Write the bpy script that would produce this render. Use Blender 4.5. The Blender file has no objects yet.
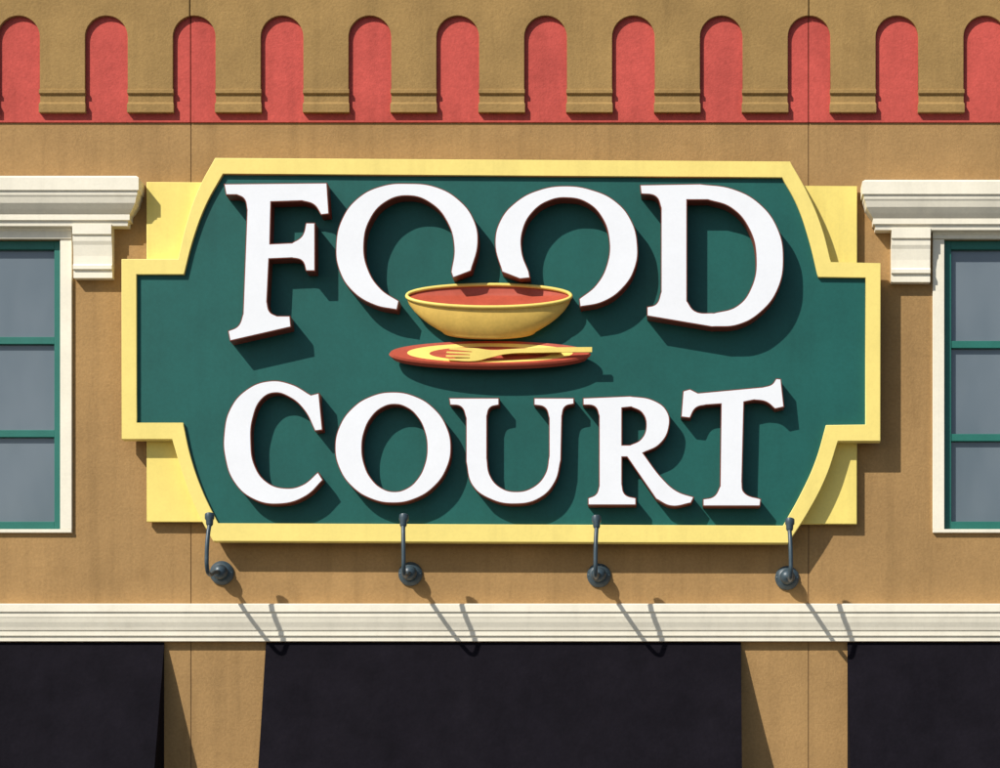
import bpy, bmesh, math, random
from mathutils import Vector
random.seed(4)
S=bpy.context.scene
CX,CD,CZ=1.9,25.0,1.7
ZC=6.56
def WX(px,d=0.0):
    x=(px-500)/100.0
    return CX+(x-CX)*(CD-d)/CD
def WZ(py,d=0.0):
    z=ZC+(384-py)/100.0
    return CZ+(z-CZ)*(CD-d)/CD
def P(px,py,d=0.0): return Vector((WX(px,d),-d,WZ(py,d)))

# ---------------- materials
def mat(name,col,rough=0.7,var=0.12,vscale=1.2,bump=0.0,bscale=60,streak=0.0,spec=0.3,dirt=0.0,bdist=0.004,grain=0.45):
    m=bpy.data.materials.new(name); m.use_nodes=True
    nt=m.node_tree; N=nt.nodes; L=nt.links
    b=N['Principled BSDF']; b.inputs['Roughness'].default_value=rough
    b.inputs['Specular IOR Level'].default_value=spec
    geo=N.new('ShaderNodeNewGeometry')
    def noise(scale,det,vec=None,ro=0.6):
        n=N.new('ShaderNodeTexNoise'); n.inputs['Scale'].default_value=scale; n.inputs['Detail'].default_value=det; n.inputs['Roughness'].default_value=ro
        L.new(vec or geo.outputs['Position'],n.inputs['Vector']); return n.outputs['Fac']
    def rng(src,a,b_,c,d):
        r=N.new('ShaderNodeMapRange'); r.inputs[1].default_value=a; r.inputs[2].default_value=b_; r.inputs[3].default_value=c; r.inputs[4].default_value=d
        L.new(src,r.inputs[0]); return r.outputs[0]
    def mul(x,y):
        u=N.new('ShaderNodeMath'); u.operation='MULTIPLY'; L.new(x,u.inputs[0]); L.new(y,u.inputs[1]); return u.outputs[0]
    val=rng(noise(vscale,4,None,0.65),0.3,0.7,1-var,1+var*0.6)
    val=mul(val,rng(noise(34,2),0.3,0.7,1-var*grain,1+var*grain*0.7))
    if streak>0:
        mp=N.new('ShaderNodeMapping'); mp.inputs['Scale'].default_value=(6,6,0.4)
        L.new(geo.outputs['Position'],mp.inputs['Vector'])
        val=mul(val,rng(noise(1.0,4,mp.outputs[0]),0.50,0.78,1.0,1-streak))
    vm=N.new('ShaderNodeVectorMath'); vm.operation='SCALE'; vm.inputs[0].default_value=col
    L.new(val,vm.inputs['Scale']); out=vm.outputs[0]
    if dirt>0:
        mx=N.new('ShaderNodeMix'); mx.data_type='RGBA'; mx.inputs['B'].default_value=(col[0]*0.5,col[1]*0.45,col[2]*0.38,1)
        fac=rng(noise(3.3,5,None,0.75),0.55,0.80,0.0,dirt); L.new(fac,mx.inputs['Factor']); L.new(out,mx.inputs['A']); out=mx.outputs['Result']
    L.new(out,b.inputs['Base Color'])
    if bump>0:
        ad=N.new('ShaderNodeMath'); ad.operation='MULTIPLY_ADD'; ad.inputs[1].default_value=1.6
        L.new(noise(bscale*0.12,2),ad.inputs[0]); L.new(noise(bscale,3),ad.inputs[2])
        bp=N.new('ShaderNodeBump'); bp.inputs['Strength'].default_value=bump; bp.inputs['Distance'].default_value=bdist
        L.new(ad.outputs[0],bp.inputs['Height']); L.new(bp.outputs[0],b.inputs['Normal'])
    return m
M={}
M['tan']=mat('tan_stucco',(0.385,0.228,0.090),0.9,0.17,0.9,0.8,45,0.18,dirt=0.34,grain=0.6,spec=0.2)
M['tan2']=mat('olive_tan_stucco',(0.355,0.218,0.078),0.9,0.17,1.3,0.8,45,0.16,dirt=0.34,grain=0.6,spec=0.2)
M['red']=mat('red_stucco',(0.55,0.092,0.072),0.9,0.17,1.5,0.8,45,0.16,dirt=0.26,grain=0.6,spec=0.15)
M['cream']=mat('cream_trim_paint',(0.86,0.79,0.63),0.65,0.06,2.0,0.15,30,0.10,dirt=0.2)
M['yellow']=mat('yellow_sign_paint',(0.88,0.70,0.20),0.5,0.06,2.0,0.08,20,0.08,dirt=0.08)
M['yellow2']=mat('yellow_backer_paint',(0.87,0.69,0.18),0.55,0.07,2.0,0.08,20,0.12,dirt=0.12)
M['green']=mat('green_sign_paint',(0.011,0.104,0.087),0.5,0.14,1.1,0.06,12,0.10,spec=0.25,dirt=0.08)
M['white']=mat('white_letter_acrylic',(0.83,0.83,0.84),0.4,0.03,2.0,dirt=0.05)
M['letter_red']=mat('dark_red_letter_return',(0.20,0.05,0.028),0.5,0.1,3)
M['bowl']=mat('bowl_yellow_paint',(0.80,0.52,0.12),0.4,0.12,5,0.08,30,dirt=0.12)
M['lip']=mat('bowl_lip_paint',(0.86,0.66,0.16),0.4,0.08,5,dirt=0.1)
M['bowlred']=mat('bowl_red_paint',(0.44,0.078,0.042),0.45,0.14,5,0.08,30,dirt=0.15)
M['winframe']=mat('green_window_paint',(0.023,0.155,0.12),0.45,0.08,4)
M['lamp']=mat('slate_lamp_metal',(0.04,0.066,0.082),0.42,0.25,12,spec=0.5,dirt=0.3)
M['awning']=mat('black_awning_canvas',(0.0085,0.007,0.010),0.9,0.25,2.5,0.35,8,0.15,spec=0.06,bdist=0.02)
M['joint']=mat('joint_sealant',(0.25,0.15,0.065),0.9,0.1,3)
M['asphalt']=mat('asphalt',(0.05,0.05,0.052),0.9,0.2,0.8,0.4,40)
M['concrete']=mat('sidewalk_concrete',(0.36,0.34,0.31),0.9,0.12,1,0.3,40)
M['paint']=mat('road_paint',(0.75,0.75,0.72),0.7,0.15,5)
M['roof']=mat('roof_membrane',(0.3,0.3,0.29),0.9,0.1,1)
def glass():
    m=bpy.data.materials.new('window_glass'); m.use_nodes=True; nt=m.node_tree;N=nt.nodes;L=nt.links
    b=N['Principled BSDF']; b.inputs['Roughness'].default_value=0.10; b.inputs['Specular IOR Level'].default_value=0.6
    geo=N.new('ShaderNodeNewGeometry'); mp=N.new('ShaderNodeMapping'); mp.inputs['Scale'].default_value=(1.0,1,0.35)
    L.new(geo.outputs['Position'],mp.inputs[0])
    n=N.new('ShaderNodeTexNoise'); n.inputs['Scale'].default_value=1.3; n.inputs['Detail'].default_value=3; L.new(mp.outputs[0],n.inputs['Vector'])
    r=N.new('ShaderNodeValToRGB'); r.color_ramp.elements[0].position=0.25; r.color_ramp.elements[1].position=0.75
    r.color_ramp.elements[0].color=(0.095,0.125,0.145,1); r.color_ramp.elements[1].color=(0.175,0.205,0.225,1)
    L.new(n.outputs['Fac'],r.inputs[0]); L.new(r.outputs[0],b.inputs['Base Color'])
    n2=N.new('ShaderNodeTexNoise'); n2.inputs['Scale'].default_value=1.4; L.new(geo.outputs['Position'],n2.inputs['Vector'])
    bp=N.new('ShaderNodeBump'); bp.inputs['Strength'].default_value=0.3; bp.inputs['Distance'].default_value=0.03
    L.new(n2.outputs['Fac'],bp.inputs['Height']); L.new(bp.outputs[0],b.inputs['Normal'])
    return m
M['glass']=glass()
M['darkglass']=mat('storefront_glass',(0.02,0.025,0.03),0.08,0.1,1,spec=0.6)

# ---------------- helpers
def link(ob,parent=None):
    S.collection.objects.link(ob)
    if parent: ob.parent=parent
    return ob
def empty(name):
    e=bpy.data.objects.new(name,None); e.empty_display_size=0.3; S.collection.objects.link(e); return e
def meshob(name,verts,faces,mats,parent=None,smooth=False,mi=None):
    me=bpy.data.meshes.new(name); me.from_pydata([tuple(v) for v in verts],[],faces)
    if not isinstance(mats,(list,tuple)): mats=[mats]
    for m in mats: me.materials.append(m)
    if mi:
        for i,f in enumerate(me.polygons): f.material_index=mi[i]
    bm=bmesh.new(); bm.from_mesh(me); bmesh.ops.recalc_face_normals(bm,faces=bm.faces); bm.to_mesh(me); bm.free()
    if smooth:
        for f in me.polygons: f.use_smooth=True
    ob=bpy.data.objects.new(name,me); return link(ob,parent)
def box(name,x0,x1,y0,y1,z0,z1,m,parent=None,bev=0.0):
    v=[(x,y,z) for x in (x0,x1) for y in (y0,y1) for z in (z0,z1)]
    f=[(0,1,3,2),(4,6,7,5),(0,4,5,1),(2,3,7,6),(0,2,6,4),(1,5,7,3)]
    ob=meshob(name,v,f,m,parent)
    if bev>0:
        md=ob.modifiers.new('bev','BEVEL'); md.width=bev; md.segments=2
    return ob
def moulding(name,x0,x1,pts,m,parent=None,mitre=True,yb=0.002):
    v=[];f=[]
    for d,z in pts:
        e=d if mitre else 0
        v+= [(x0-e,-yb,z),(x0-e,-d,z),(x1+e,-d,z),(x1+e,-yb,z)]
    n=len(pts)
    for i in range(n-1):
        a=i*4;b=a+4
        for k in range(3): f.append((a+k,a+k+1,b+k+1,b+k))
        f.append((a+3,a,b,b+3))
    f.append((0,1,2,3)); a=(n-1)*4; f.append((a,a+3,a+2,a+1))
    return meshob(name,v,f,m,parent)
def curve2d(name,splines,d0,d1,m,parent=None,offset=0.0,bevel=0.0,res=8,wf=None,dp=None):
    cu=bpy.data.curves.new(name,'CURVE'); cu.dimensions='2D'; cu.fill_mode='BOTH'; cu.resolution_u=res
    cu.extrude=(d1-d0)/2-bevel; cu.offset=offset-bevel; cu.bevel_depth=bevel; cu.bevel_resolution=2
    if dp is None: dp=d1
    for sp in splines:
        s=cu.splines.new('BEZIER'); s.bezier_points.add(len(sp)-1); s.use_cyclic_u=True
        for p,bp in zip(sp,s.bezier_points):
            if wf: x,z=p[0],p[1]
            else: x,z=WX(p[0],dp),WZ(p[1],dp)
            bp.co=(x,z,0)
            t='VECTOR' if (len(p)>2 and p[2]) else 'AUTO'
            bp.handle_left_type=t; bp.handle_right_type=t
    tmp=bpy.data.objects.new(name+'_c',cu); S.collection.objects.link(tmp)
    bpy.context.view_layer.update()
    dg=bpy.context.evaluated_depsgraph_get()
    me=bpy.data.meshes.new_from_object(tmp.evaluated_get(dg)); me.name=name
    bpy.data.objects.remove(tmp)
    me.materials.clear(); me.materials.append(m)
    ob=bpy.data.objects.new(name,me); ob.rotation_euler=(math.pi/2,0,0); ob.location=(0,-(d0+d1)/2,0)
    return link(ob,parent)
def tube(name,pts,r,m,parent=None,cyc=False,res=6):
    cu=bpy.data.curves.new(name,'CURVE'); cu.dimensions='3D'; cu.bevel_depth=r; cu.bevel_resolution=4; cu.resolution_u=res; cu.use_fill_caps=True
    s=cu.splines.new('BEZIER'); s.bezier_points.add(len(pts)-1); s.use_cyclic_u=cyc
    for p,bp in zip(pts,s.bezier_points):
        bp.co=p; bp.handle_left_type='AUTO'; bp.handle_right_type='AUTO'
    tmp=bpy.data.objects.new(name+'_c',cu); S.collection.objects.link(tmp); bpy.context.view_layer.update()
    me=bpy.data.meshes.new_from_object(tmp.evaluated_get(bpy.context.evaluated_depsgraph_get())); me.name=name
    bpy.data.objects.remove(tmp); me.materials.clear(); me.materials.append(m)
    for f in me.polygons: f.use_smooth=True
    return link(bpy.data.objects.new(name,me),parent)
def lathe(name,prof,origin,axis,m,parent=None,n=28):
    q=Vector(axis).normalized().to_track_quat('Z','Y'); v=[];f=[]
    for r,h in prof:
        for k in range(n):
            a=2*math.pi*k/n; v.append(Vector(origin)+q@Vector((r*math.cos(a),r*math.sin(a),h)))
    for i in range(len(prof)-1):
        for k in range(n): f.append((i*n+k,i*n+(k+1)%n,(i+1)*n+(k+1)%n,(i+1)*n+k))
    f.append(tuple(range(n))); f.append(tuple(range((len(prof)-1)*n,len(prof)*n)))
    ob=meshob(name,v,f,m,parent,smooth=True)
    md=ob.modifiers.new('es','EDGE_SPLIT'); md.split_angle=math.radians(40)
    return ob

# ---------------- ground
box('ground',-400,400,-400,400,-0.6,-0.16,M['asphalt'])
box('road',-200,200,-24,-3.6,-0.158,-0.150,M['asphalt'])
mk=empty('road_marking')
for i in range(-12,13): box('dash_%d'%(i+12),i*6-1.5,i*6+1.5,-13.9,-13.78,-0.149,-0.145,M['paint'],mk)
sw=empty('sidewalk')
box('slab',-200,200,-3.4,-0.01,-0.3,-0.002,M['concrete'],sw)
box('kerb',-200,200,-3.6,-3.403,-0.3,0.0,M['concrete'],sw,0.02)

# ---------------- building
B=empty('commercial_building')
XL,XR=-9.0,9.6; ZT=11.0
J1,J2=WX(191),WX(808.5)
g=0.0055
wins=[(WX(-228),WX(61)),(WX(944),WX(1233))]
wz=(WZ(529.5),WZ(240))
shops=[(-8.4,WX(150)),(WX(280),WX(725)),(WX(862),9.2)]
sz=(0.02,3.0)
xs=sorted(set([XL,XR,J1-g,J1+g,J2-g,J2+g]+[a for w in wins for a in w]+[a for w in shops for a in w]))
zs=sorted(set([0,ZT,wz[0],wz[1],sz[0],sz[1]]))
def hole(xm,zm):
    if abs(xm-J1)<g or abs(xm-J2)<g: return 0.006
    for a,b in wins:
        if a<xm<b and wz[0]<zm<wz[1]: return 0.25
    for a,b in shops:
        if a<xm<b and sz[0]<zm<sz[1]: return 0.3
    return 0
v=[];f=[];mi=[]
def quad(a,b,c,d,m=0):
    i=len(v); v.extend([a,b,c,d]); f.append((i,i+1,i+2,i+3)); mi.append(m)
nx,nz=len(xs)-1,len(zs)-1
dep=[[hole((xs[i]+xs[i+1])/2,(zs[k]+zs[k+1])/2) for k in range(nz)] for i in range(nx)]
for i in range(nx):
    for k in range(nz):
        x0,x1,z0,z1=xs[i],xs[i+1],zs[k],zs[k+1]; h=dep[i][k]
        if h<0.1: quad((x0,h,z0),(x1,h,z0),(x1,h,z1),(x0,h,z1),1 if h>0 else 0)
        if i+1<nx and dep[i+1][k]!=h: quad((x1,h,z0),(x1,dep[i+1][k],z0),(x1,dep[i+1][k],z1),(x1,h,z1))
        if k+1<nz and dep[i][k+1]!=h: quad((x0,h,z1),(x1,h,z1),(x1,dep[i][k+1],z1),(x0,dep[i][k+1],z1))
fm=bpy.data.meshes.new('front_wall'); fm.from_pydata(v,[],f); fm.materials.append(M['tan']); fm.materials.append(M['joint'])
for i,pl in enumerate(fm.polygons): pl.material_index=mi[i]
link(bpy.data.objects.new('front_wall',fm),B)
meshob('side_and_rear_walls',[(XL,0,0),(XL,14,0),(XR,14,0),(XR,0,0),(XL,0,ZT),(XL,14,ZT),(XR,14,ZT),(XR,0,ZT)],[(0,1,5,4),(1,2,6,5),(2,3,7,6)],M['tan'],B)
box('roof_deck',XL+0.05,XR-0.05,0.05,13.95,ZT-0.5,ZT-0.4,M['roof'],B)
box('inner_backing',XL+0.05,XR-0.05,0.34,0.40,0.02,ZT-0.6,M['joint'],B)
moulding('parapet_coping',XL,XR,[(0.12,ZT+0.12),(0.14,ZT+0.10),(0.14,ZT+0.02),(0.08,ZT-0.02),(0.065,ZT-0.10)],M['cream'],B)

segs=[(XL,J1-0.0045),(J1+0.0045,J2-0.0045),(J2+0.0045,XR)]
zr=WZ(122.5,0.018)
for a,b in segs: box('red_frieze_panel',a,b,-0.018,-0.001,zr,ZT-0.12,M['red'],B,0.003)
dA=0.06
pit=87.86; a0=106.3-pit*12
for si,(sa,sb) in enumerate(segs):
    top=ZT-0.105
    arcs=[(WX(a0+i*pit,dA),0.2125) for i in range(40)]
    zb=WZ(91,dA); zcn=WZ(37,dA)
    pts=[]
    for cx,r in arcs:
        l,rr=cx-r,cx+r
        if rr<=sa or l>=sb: continue
        if l>sa: pts+= [(l,zb,1),(l,zcn,1)]
        n=18
        for k in range(n+1):
            a=math.pi-math.pi*k/n
            X=cx+r*math.cos(a); Z=zcn+r*math.sin(a)
            if sa<X<sb: pts.append((X,Z,1))
            elif X<=sa and k<n and cx+r*math.cos(math.pi-math.pi*(k+1)/n)>sa:
                pts.append((sa+0.0005,zcn+math.sqrt(max(0,r*r-(sa-cx)**2)),1))
            elif X>=sb and cx+r*math.cos(math.pi-math.pi*(k-1)/n)<sb:
                pts.append((sb-0.0005,zcn+math.sqrt(max(0,r*r-(sb-cx)**2)),1))
        if rr<sb: pts+= [(rr,zb,1)]
    if not pts[0][0]<=sa+0.01: pts=[(sa,zb,1)]+pts
    if pts[-1][0]<sb-0.01: pts=pts+[(sb,zb,1)]
    q=[pts[0]]
    for p in pts[1:]:
        if abs(p[0]-q[-1][0])+abs(p[1]-q[-1][1])>1e-4: q.append(p)
    loop=q+[(sb,top,1),(sa,top,1)]
    curve2d('arcade_fascia_%d'%si,[loop],0.0185,dA,M['tan2'],B,wf=True,res=1,bevel=0.004)
for i in range(40):
    c=a0+i*pit+pit/2; x0=WX(c-pit/2+21.2,dA); x1=WX(c+pit/2-21.2,dA)
    if x0<XL or x1>XR: continue
    zl=[WZ(p,dA) for p in (89,90,93.5,95.5,102,104.5,112.5)]
    v=[];f=[]
    jx=random.uniform(-0.003,0.003)
    pts=[(0.0,0.056,zl[0]),(0.003,0.074,zl[1]),(0.003,0.074,zl[2]),(-0.003,0.052,zl[3]),(-0.003,0.052,zl[4]),(0.005,0.072,zl[5]),(0.005,0.072,zl[6])]
    for ex,d,z in pts: v+=[(x0-ex+jx,-0.0185,z),(x0-ex+jx,-d,z),(x1+ex+jx,-d,z),(x1+ex+jx,-0.0185,z)]
    n=len(pts)
    for k in range(n-1):
        a=k*4;b=a+4
        for j in range(3): f.append((a+j,a+j+1,b+j+1,b+j))
        f.append((a+3,a,b,b+3))
    f.append((0,1,2,3)); a=(n-1)*4; f.append((a,a+3,a+2,a+1))
    meshob('corbel_foot',v,f,M['tan2'],B)

def zz(l): return [(d,WZ(p,d)) for d,p in l]
low=zz([(0.13,603.5),(0.15,604.5),(0.15,611.5),(0.135,612.3),(0.135,616.5),(0.13,618),(0.122,622),(0.105,627),(0.098,630),(0.088,630.8),(0.088,635.5),(0.072,636.4),(0.07,641)])
moulding('string_course_cornice',XL,XR,low,M['cream'],B)

# windows
def window(side,xa,xb,dz):
    W=empty('window_'+side); W.parent=B
    z0,z1=wz
    t=0.115
    for nm,a,b in (('jamb_trim_l',xa-t,xa),('jamb_trim_r',xb,xb+t)):
        box(nm,a,b,-0.035,0.06,z0,z1,M['cream'],W,0.004)
    box('sill_trim',xa-t,xb+t,-0.04,0.06,z0-0.035,z0-0.001,M['cream'],W,0.004)
    y0,y1=0.03,0.10
    fw=0.075
    box('frame_l',xa+0.001,xa+fw,y0,y1,z0,z1,M['winframe'],W,0.004)
    box('frame_r',xb-fw,xb-0.001,y0,y1,z0,z1,M['winframe'],W,0.004)
    box('frame_b',xa+fw,xb-fw,y0+0.002,y1,z0+0.001,z0+0.085,M['winframe'],W,0.004)
    box('frame_t',xa+fw,xb-fw,y0+0.002,y1,z1-0.085,z1-0.001,M['winframe'],W,0.004)
    xm=(xa+xb)/2
    box('mullion',xm-0.035,xm+0.035,y0+0.004,y1,z0+0.086,z1-0.086,M['winframe'],W,0.004)
    for py in (340.5,433.5):
        zc=WZ(py+dz,-0.04)
        for k,(a,b) in enumerate(((xa+fw,xm-0.036),(xm+0.036,xb-fw))):
            box('muntin_%d'%k,a,b,y0+0.008,y1,zc-0.036,zc+0.036,M['winframe'],W,0.004)
    for k,(a,b) in enumerate(((xa+fw,xm-0.036),(xm+0.036,xb-fw))):
        box('glass_%d'%k,a-0.01,b+0.01,0.085,0.095,z0+0.05,z1-0.05,M['glass'],W)
    h=lambda l:[(d,WZ(p+dz*1.0,d)) for d,p in l]
    X0,X1=xa-t-0.45,xb+t+0.45
    moulding('frieze',xa-t-0.002,xb+t+0.002,h([(0.075,222),(0.075,229)])+[(0.05,WZ(231+dz,0.05)),(0.05,z1+0.002)],M['cream'],W,mitre=False)
    moulding('window_cornice',X0,X1,h([(0.24,176),(0.27,177.5),(0.27,190),(0.255,191),(0.25,195),(0.24,197),(0.225,203),(0.19,209),(0.165,213),(0.155,214.5),(0.155,220),(0.135,221),(0.13,226)]),M['cream'],W)
    for nm,a,b in (('capital_l',X0,xa-t-0.003),('capital_r',xb+t+0.003,X1)):
        moulding(nm,a+0.03,b-0.03,h([(0.145,224),(0.145,234),(0.128,235.5),(0.125,241),(0.112,245),(0.10,256),(0.10,264),(0.118,265.5),(0.118,269),(0.095,270.5),(0.095,278)]),M['cream'],W,mitre=False)
window('left',wins[0][0],wins[0][1],0)
window('right',wins[1][0],wins[1][1],4)

for i,(a,b) in enumerate(shops):
    Q=empty('storefront_%d'%i); Q.parent=B
    box('glass',a+0.02,b-0.02,0.15,0.16,0.1,2.95,M['darkglass'],Q)
    n=max(2,int((b-a)/1.2))
    for k in range(n+1):
        x=a+0.04+(b-a-0.08)*k/n; box('mullion_%d'%k,x-0.03,x+0.03,0.10,0.2,0.1,2.93,M['lamp'],Q)
    box('base',a+0.001,b-0.001,0.09,0.2,0.021,0.099,M['lamp'],Q); box('transom',a+0.075,b-0.075,0.102,0.2,2.25,2.31,M['lamp'],Q)

# ---------------- awnings
def awning(a,b):
    E=empty('awning')
    z0=WZ(641.5,0.04)-0.005; z1=2.42; D=0.60
    nx_=max(8,int((b-a)/0.12)); ny=12; v=[];f=[]
    for j in range(ny+1):
        for i in range(nx_+1):
            t=j/ny; x=a+(b-a)*i/nx_
            d=0.03+(D-0.03)*t
            s=math.sin(math.pi*t)
            z=z0+(z1-z0)*t-0.03*s
            d+= (0.010*math.sin(x*5+t*3)+0.006*math.sin(x*13-t*5))*s
            v.append((x,-d,z))
    for j in range(ny):
        for i in range(nx_):
            q=j*(nx_+1)+i; f.append((q,q+1,q+nx_+2,q+nx_+1))
    meshob('canvas_top',v,f,M['awning'],E,smooth=True)
    v=[];f=[]
    for i in range(nx_+1):
        x=a+(b-a)*i/nx_; v+=[(x,-D-0.001,z1-0.002),(x,-D-0.012*math.sin(x*11)-0.012,z1-0.22)]
    for i in range(nx_): f.append((2*i,2*i+2,2*i+3,2*i+1))
    meshob('valance',v,f,M['awning'],E,smooth=True)
    for k,x in enumerate((a+0.002,b-0.002)):
        pr=[(x,-(0.03+(D-0.03)*t),z0+(z1-z0)*t-0.03*math.sin(math.pi*t)-0.003) for t in [j/8 for j in range(9)]]
        meshob('side_panel_%d'%k,pr+[(x,-D,z1-0.2),(x,-0.03,z1-0.2)],[tuple(range(11))],M['awning'],E)
    tube('front_bar',[(a,-D+0.02,z1-0.02),((a+b)/2,-D+0.02,z1-0.02),(b,-D+0.02,z1-0.02)],0.015,M['lamp'],E)
awning(-8.6,WX(165)); awning(WX(266.5),WX(741)); awning(WX(847),9.4)

# ---------------- sign
G=empty('food_court_sign')
dB,dF,dG=0.09,0.225,0.185
outer=[(215,158,1),(790,161.5,1),(808,194),(822,228),(831,262,1),(880.5,263,1),(880.5,441,1),(838,441,1),(826,477),(808,512),(788,543,1),(213,541,1),(196,509),(183,475),(172,439,1),(121.5,439,1),(121.5,259,1),(178,259,1),(186,225),(198,190)]
inner=[(223,174,1),(782,177.5,1),(797,205),(809,240),(818,277,1),(865.5,277.5,1),(865.5,424.5,1),(826,425,1),(815,462),(800,495),(783,525.5,1),(218,523,1),(203,492),(191,458),(183,422.5,1),(136.5,422.5,1),(136.5,274.5,1),(184,274.5,1),(193,240),(206,205)]
bl=[(146.5,182,1),(857,186,1),(857,524,1),(146.5,521.5,1)]
curve2d('yellow_backer_panel',[bl],0.03,dB-0.002,M['yellow2'],G,bevel=0.006)
curve2d('yellow_frame',[outer,inner],dB,dF,M['yellow'],G,bevel=0.006,res=10)
curve2d('green_face',[[((p[0]-501)*1.004+501,(p[1]-350)*1.006+350,*p[2:]) for p in inner]],dB+0.01,dG,M['green'],G,res=10,dp=dG)
for x,y in ((200,300),(200,400),(500,250),(500,450),(800,300),(800,400)):
    p=P(x,y); box('standoff_bracket',p.x-0.05,p.x+0.05,-0.032,-0.001,p.z-0.1,p.z+0.1,M['lamp'],G)

L={}
L['F']=[[(224,184,1),(327,183,1),(329,214,1),(321,215,1),(314,205),(302,201,1),(271,202,1),(270,244,1),(292,243,1),(302,236),(306,223,1),(315,223,1),(315,271,1),(306,271,1),(302,261),(292,258,1),(269,259,1),(267,302,1),(270,312),(277,316,1),(290,316,1),(291,327,1),(230,341,1),(228,331,1),(238,326),(243,314,1),(247,210,1),(244,199),(237,195,1),(226,195,1)]]
L['O_left']=[[(397,310,1),(374,305),(352,291),(339,270),(336,245),(342,219),(358,198),(382,186),(408,183.5),(436,187),(459,200),(474,220),(478,243),(471,271,1),(453,278,1),(451,272,1),(454,248),(447,222),(430,203),(408,196),(386,202),(370,220),(364,245),(368,269),(381,289),(399,301,1)]]
L['O_right']=[[(580,307,1),(603,302),(623,288),(635,268),(637.5,245),(631,220),(615,201),(592,190),(566,186),(539,190),(516,202),(500,221),(495,244),(502,272,1),(520,279,1),(530,278,1),(529,272,1),(522,252),(523,230),(533,212),(549,201),(567,198),(587,203),(602,218),(609,240),(607,264),(596,285),(579,299,1)]]
L['D']=[[(640,185,1),(700,184,1),(733,189),(760,204),(778,229),(783.5,258),(778,289),(761,312),(738,325),(712,327,1),(647,316,1),(647,307,1),(656,304),(661,292,1),(661,208,1),(656,197),(641,194,1)],
        [(687,200,1),(708,200,1),(731,208),(749,229),(756,258),(751,288),(737,306),(714,313,1),(695,311),(687,301,1)]]
L['C']=[[(311,395,1),(319,393,1),(322.5,430,1),(315,431,1),(304,410),(289,397),(274,393),(262,399),(253,418),(251,441),(255,466),(267,482),(284,488),(302,485),(318,472,1),(323,480,1),(306,496),(280,504),(253,499),(234,482),(225,457),(224,434),(230,409),(246,390),(269,381),(291,384)]]
def ell(cx,cy,a,b,n=16,rot=0): return [(cx+a*math.cos(2*math.pi*k/n+rot),cy+b*math.sin(2*math.pi*k/n+rot)) for k in range(n)]
L['O_small']=[ell(393,447.5,58,55.5),ell(394.5,448,32.5,43.5)]
L['U']=[[(449,398,1),(499,398,1),(499,405,1),(490,408),(487,416,1),(487,458,1),(490,475),(500,487),(516,491.5),(533,487),(545,474),(549,456,1),(549,418,1),(545,408),(534,405,1),(534,398,1),(574,398,1),(574,404,1),(565,407),(562,416,1),(561,460,1),(555,482),(540,498),(516,504),(490,499),(472,485),(466,462,1),(466,418,1),(461,407),(450,405,1)]]
L['R']=[[(583,398,1),(630,396,1),(653,400),(667,411),(669,427),(660,444),(643,453,1),(663,479),(677,491),(694,497,1),(691,503,1),(671,506),(656,499,1),(627,457,1),(622,457,1),(622,484,1),(625,494),(636,498,1),(636,505,1),(588,505,1),(588,498,1),(596,494),(599,486,1),(599,416,1),(595,407),(583,405,1)],
        [(622,408,1),(631,407,1),(642,413),(646,426),(641,439),(630,445,1),(622,445,1)]]
L['T']=[[(681,417,1),(683,391,1),(690,389,1),(698,393,1),(763,387,1),(772,384),(776,378.5,1),(781,379,1),(784,407,1),(775,409,1),(766,402),(754,400,1),(744,402,1),(742,482,1),(744,492),(761,499,1),(760,506,1),(703,506,1),(703,499,1),(714,496),(720,486,1),(721,404,1),(706,405,1),(696,408),(690,418,1)]]
hgt={'F':0.20,'O_left':0.20,'O_right':0.20,'D':0.20}
for k,sp in L.items():
    h=hgt.get(k,0.155); d1=dG+h
    curve2d('letter_%s_return'%k,sp,dG+0.001,d1,M['letter_red'],G,offset=0.002,dp=d1,res=8)
    curve2d('letter_%s_face'%k,sp,d1-0.004,d1+0.003,M['white'],G,offset=-0.007,dp=d1,res=8)

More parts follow.
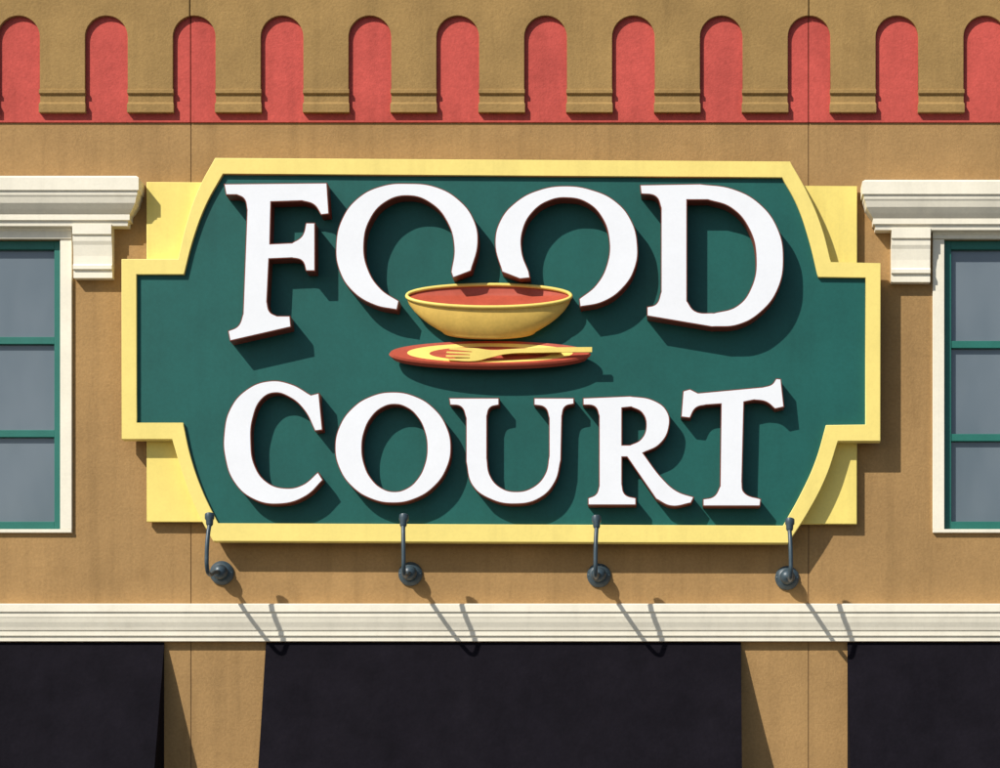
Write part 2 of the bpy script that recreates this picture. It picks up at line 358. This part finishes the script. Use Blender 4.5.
# bowl relief
def bowl():
    rows=[(83,296.5),(80.5,303),(76,309.5),(69.5,316),(62,322),(54,327),(48,330.5),(46,332.5)]
    n=32; v=[];f=[]
    for w,yc in rows:
        k=w/84
        for i in range(-1,n+2):
            j=min(max(i,0),n); a=math.pi*j/n
            px=489-w*math.cos(a); py=yc+12.5*k*math.sin(a)
            d=dG if (i<0 or i>n) else dG+0.10*k+0.14*k*math.sin(a)
            v.append(P(px,py,d))
    m_=n+3
    for r in range(len(rows)-1):
        for i in range(m_-1): f.append((r*m_+i,r*m_+i+1,(r+1)*m_+i+1,(r+1)*m_+i))
    last=(len(rows)-1)*m_; f.append(tuple(range(last,last+m_)))
    meshob('bowl_body',v,f,M['bowl'],G,smooth=True)
    v=[];f=[]; n=48; rr=[1.0,0.97,0.8,0.55,0.3,0.08]
    for r in rr:
        for i in range(n):
            a=2*math.pi*i/n; s=math.sin(a)
            v.append(P(489+81*r*math.cos(a),296-10.5*r*s,dG+0.095-0.04*(1-r)-0.13*r*s*(0.4 if s>0 else 1)))
    for r in range(len(rr)-1):
        for i in range(n): f.append((r*n+i,r*n+(i+1)%n,(r+1)*n+(i+1)%n,(r+1)*n+i))
    f.append(tuple(range((len(rr)-1)*n,len(rr)*n)))
    meshob('bowl_interior',v,f,M['bowlred'],G,smooth=True)
    pts=[]
    for i in range(32):
        a=2*math.pi*i/32; s=math.sin(a)
        pts.append(P(489+82*math.cos(a),296-11.2*s,dG+0.11-0.14*s*(0.4 if s>0 else 1)))
    tube('bowl_lip',pts,0.018,M['lip'],G,cyc=True,res=4)
    v=[];f=[];mi=[]; n=72; rr=[(0.96,6,-0.05),(1.0,2.0,0),(0.985,0,0.01),(0.82,0.3,0.0),(0.60,1.0,-0.012),(0.30,1.2,-0.012)]
    for r,o,dd in rr:
        for i in range(n):
            a=2*math.pi*i/n; s=math.sin(a)
            v.append(P(490+101*r*math.cos(a),352.5+o-11.5*r*s,dG+0.11+dd-0.095*r*s))
    for r in range(len(rr)-1):
        for i in range(n):
            f.append((r*n+i,r*n+(i+1)%n,(r+1)*n+(i+1)%n,(r+1)*n+i)); mi.append(1 if r==3 else 0)
    f.append(tuple(range((len(rr)-1)*n,len(rr)*n))); mi.append(0)
    f.append(tuple(range(n))); mi.append(0)
    meshob('plate',v,f,[M['bowlred'],M['lip']],G,mi=mi)
    box('plate_mount',WX(430,.3),WX(550,.3),-dG-0.1,-dG,WZ(360,.3),WZ(353,.3),M['bowlred'],G)
    fork=[[(592,347,1),(592,352,1),(540,352.5),(505,354),(492,357),(474,361),(449,360,1),(448,358.6,1),(470,358.2,1),(470,357.4,1),(446,356.6,1),(446,355,1),(470,355.2,1),(470,354.4,1),(446,352.8,1),(447,351.4,1),(472,352.2,1),(472,351.4,1),(449,349.4,1),(450,348,1),(474,348),(492,350),(510,349),(545,347.5)]]
    curve2d('fork',fork,dG+0.185,dG+0.205,M['lip'],G,res=5)
    curve2d('fork_mount',[[(500,351,1),(560,350,1),(560,352,1),(500,353,1)]],dG+0.08,dG+0.184,M['bowl'],G)
bowl()

# ---------------- gooseneck lights
def lamp(px,py,k):
    E=empty('gooseneck_sign_light')
    o=P(px,py,0.0)
    lathe('wall_canopy',[(0.12,0.0),(0.12,0.018),(0.108,0.03),(0.085,0.055),(0.07,0.06)],o+Vector((0,-0.001,0)),(0,-1,0),M['lamp'],E)
    c=o+Vector((0,-0.10,0.0)); pr=[(0.075*math.sin(math.pi*k_/10)+0.001,-0.075*math.cos(math.pi*k_/10)) for k_ in range(11)]
    lathe('knuckle',pr,c,(0,-1,0),M['lamp'],E)
    X=o.x;Z=o.z; w=(-0.015,0.012,-0.008,0.01)[k]
    pts=[Vector((X,-0.12,Z)),Vector((X+w,-0.35,Z-0.035)),Vector((X+w,-0.58,Z-0.08)),Vector((X+w,-0.69,Z-0.04)),Vector((X+w,-0.71,Z+0.10)),Vector((X+w*.5,-0.68,Z+0.30)),Vector((X,-0.64,Z+0.40))]
    tube('arm',pts,0.021,M['lamp'],E,res=8)
    h=Vector((X,-0.645,Z+0.385)); ax=Vector((w*4,0.30,1)).normalized()
    lathe('lamp_head',[(0.024,0),(0.034,0.015),(0.036,0.06),(0.046,0.075),(0.046,0.12),(0.040,0.125),(0.036,0.10),(0.01,0.095)],h,ax,M['lamp'],E,n=20)
    for q,s in enumerate((-1,1)):
        lathe('screw_%d'%q,[(0.012,0),(0.012,0.008),(0.006,0.012)],o+Vector((s*0.098,-0.03,0)),(0,-1,0),M['lamp'],E,n=8)
for i,(a,b) in enumerate(((222,573),(410.5,574),(599,575.5),(787,578))): lamp(a,b,i)

# ---------------- light
t=Vector((1.0,1.0,-1.25)).normalized()
sd=bpy.data.lights.new('sun','SUN'); sd.energy=5.0; sd.angle=math.radians(0.6); sd.color=(1.0,0.97,0.91)
so=bpy.data.objects.new('sun',sd); so.rotation_euler=t.to_track_quat('-Z','Y').to_euler(); so.location=(-20,-20,30); S.collection.objects.link(so)
w=bpy.data.worlds.new('World'); S.world=w; w.use_nodes=True
N=w.node_tree.nodes; bg=N['Background']; sk=N.new('ShaderNodeTexSky'); sk.sky_type='NISHITA'; sk.sun_disc=False
sk.sun_elevation=math.asin(-t.z); sk.sun_rotation=math.radians(225)
w.node_tree.links.new(sk.outputs[0],bg.inputs[0]); bg.inputs[1].default_value=0.105
S.view_settings.view_transform='Standard'; S.view_settings.look='None'; S.view_settings.exposure=0
cam=bpy.data.cameras.new('camera'); co=bpy.data.objects.new('camera',cam); S.collection.objects.link(co)
co.location=(CX,-CD,CZ); co.rotation_euler=(math.pi/2,0,0); cam.lens=90; cam.sensor_width=36
cam.shift_x=-CX/10; cam.shift_y=(ZC-CZ)/10; cam.clip_end=2000; cam.clip_start=0.1
S.camera=co
